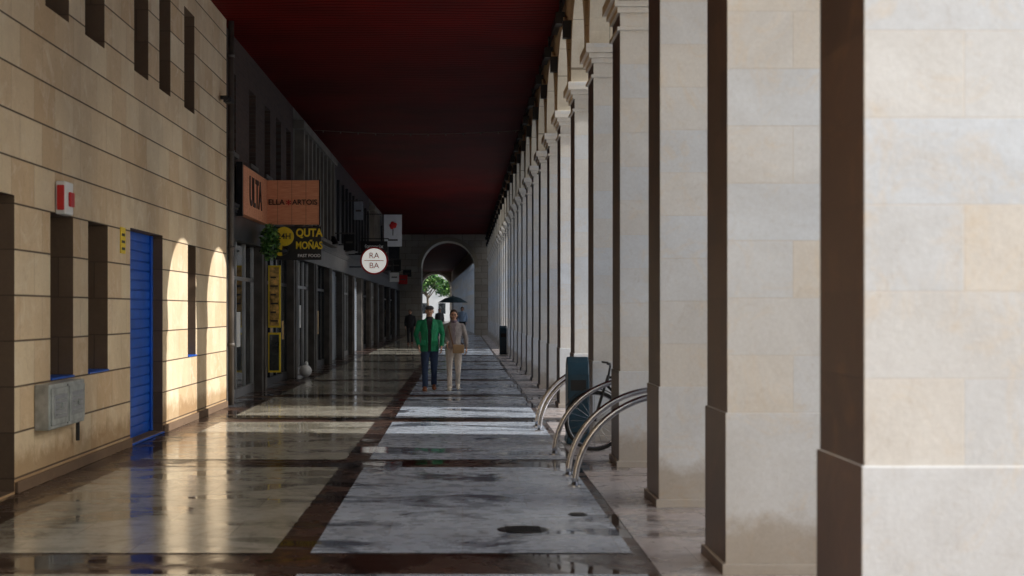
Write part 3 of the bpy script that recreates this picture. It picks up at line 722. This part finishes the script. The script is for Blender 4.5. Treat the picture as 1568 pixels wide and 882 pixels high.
m_=person('man',-.65,28.2,1.68,green,jeans,brownshoe,'cap',hair=grey_h,inner=darkc,hem=.80,stride=.14,
   armL=[(-.20,0,1.385),(-.28,.05,1.13),(-.215,-.10,.92)],armR=[(.20,0,1.385),(.265,.03,1.13),(.245,-.10,.90)])
b=B()
for sx in (-1,1):
    b.tube([(sx*.045,-.128,.82),(sx*.042,-.128,1.0),(sx*.045,-.128,1.2),(sx*.07,-.115,1.36),(sx*.085,-.05,1.46)],.011,0,8)
    b.box(sx*.12-.045,sx*.12+.045,-.142,-.118,.93,1.02,0)
b.obj('jacket_trim',[green],parent=m_,bevel=.004)
w_=person('woman',-.17,28.3,1.60,beige,cream,white_sh,'hair',hair=HAIRM,inner=cloth('blouse',(.35,.30,.33)),female=True,hem=.90,stride=.13,
   armL=[(-.19,0,1.385),(-.235,.04,1.14),(-.14,-.14,1.02)],armR=[(.19,0,1.385),(.26,.03,1.13),(.27,-.07,.90)],glasses=True)
b=B(); b.box(-.02,.22,-.22,-.13,.80,.98,0); b.box(-.015,.215,-.235,-.222,.86,.975,0); b.obj('shoulder_bag',[simple('tan_leather',(.50,.33,.18),.5)],parent=w_,bevel=.02)
b=B(); b.tube([(-.01,-.15,.96),(-.06,-.145,1.15),(-.11,-.11,1.36),(-.12,0,1.44),(-.11,.12,1.36),(.05,.15,1.1),(.2,.0,.97),(.21,-.15,.95)],[(.012,.004)]*8,0,6); b.obj('bag_strap',[simple('strap_leather',(.2,.1,.05),.5)],parent=w_)
b=B(); b.tube([(0,.0,1.455),(0,-.01,1.50)],[(.085,.085),(.075,.075)],0,16); b.obj('scarf',[cloth('scarf_cloth',(.30,.22,.28))],parent=w_,smooth=True)
person('pedestrian',0.0,80,1.78,cloth('light_blue_shirt',(.42,.56,.75)),darkc,brownshoe,'hair',hem=.92,stride=.12,vox=.02)
p3=person('pedestrian',-2.42,66,1.62,darkc,darkc,brownshoe,'hair',hem=.85,stride=.12,vox=.02)
b=B(); b.box(-.16,.16,.12,.28,.95,1.42,0); b.obj('backpack',[M_yel],parent=p3,bevel=.04)
person('pedestrian',-1.35,84,1.70,cloth('grey_coat',(.12,.12,.13)),jeans,brownshoe,'hair',hem=.82,stride=.14,vox=.02)
pa=empty('parasol'); px,py=-.5,75
b=B(); n=16; zc=2.36
for i in range(n):
    a,c=2*math.pi*i/n,2*math.pi*(i+1)/n; r=.80
    b.quad([(px,py,zc),(px+r*.5*math.cos(a),py+r*.5*math.sin(a),zc-.12),(px+r*.5*math.cos(c),py+r*.5*math.sin(c),zc-.12)])
    b.quad([(px+r*.5*math.cos(a),py+r*.5*math.sin(a),zc-.12),(px+r*math.cos(a),py+r*math.sin(a),zc-.36),(px+r*math.cos(c),py+r*math.sin(c),zc-.36),(px+r*.5*math.cos(c),py+r*.5*math.sin(c),zc-.12)])
b.obj('canopy',simple('parasol_cloth',(.02,.05,.07),.8),parent=pa)
b=B(); b.tube([(px,py,0.01),(px,py,2.42)],.022,0,8); b.tube([(px,py,0.0),(px,py,.08)],.25,0,16); b.obj('pole',M_frame,parent=pa)

# ---------------------------------------------------------------- camera, light, world
cd=bpy.data.cameras.new('camera'); co=bpy.data.objects.new('camera',cd); COL.objects.link(co); sc.camera=co
co.location=(0,0,EY); co.rotation_euler=(math.pi/2,0,0)
cd.lens=50; cd.sensor_width=36; cd.shift_x=76/1568; cd.shift_y=34/1568; cd.clip_end=3000; cd.clip_start=.1
cd.dof.use_dof=True; cd.dof.focus_distance=28; cd.dof.aperture_fstop=2.8
EL=math.radians(28); AZ=math.radians(6)
d=Vector((-math.cos(EL)*math.cos(AZ),math.cos(EL)*math.sin(AZ),-math.sin(EL)))
sl=bpy.data.lights.new('sun','SUN'); sl.energy=5; sl.angle=math.radians(.5); sl.color=(1,.98,.95)
so=bpy.data.objects.new('sun',sl); COL.objects.link(so); so.rotation_euler=d.to_track_quat('-Z','Y').to_euler()
w=bpy.data.worlds.new('World'); sc.world=w; w.use_nodes=True
nt_=w.node_tree; bg=nt_.nodes['Background']; sk=nt_.nodes.new('ShaderNodeTexSky'); sk.sky_type='NISHITA'; sk.sun_disc=False
sk.sun_elevation=EL; sk.sun_rotation=math.pi/2+AZ; sk.dust_density=8.0; sk.air_density=1.6; sk.ozone_density=6
nt_.links.new(sk.outputs[0],bg.inputs[0]); bg.inputs[1].default_value=.15
sc.view_settings.view_transform='Standard'; sc.view_settings.look='None'; sc.view_settings.exposure=0
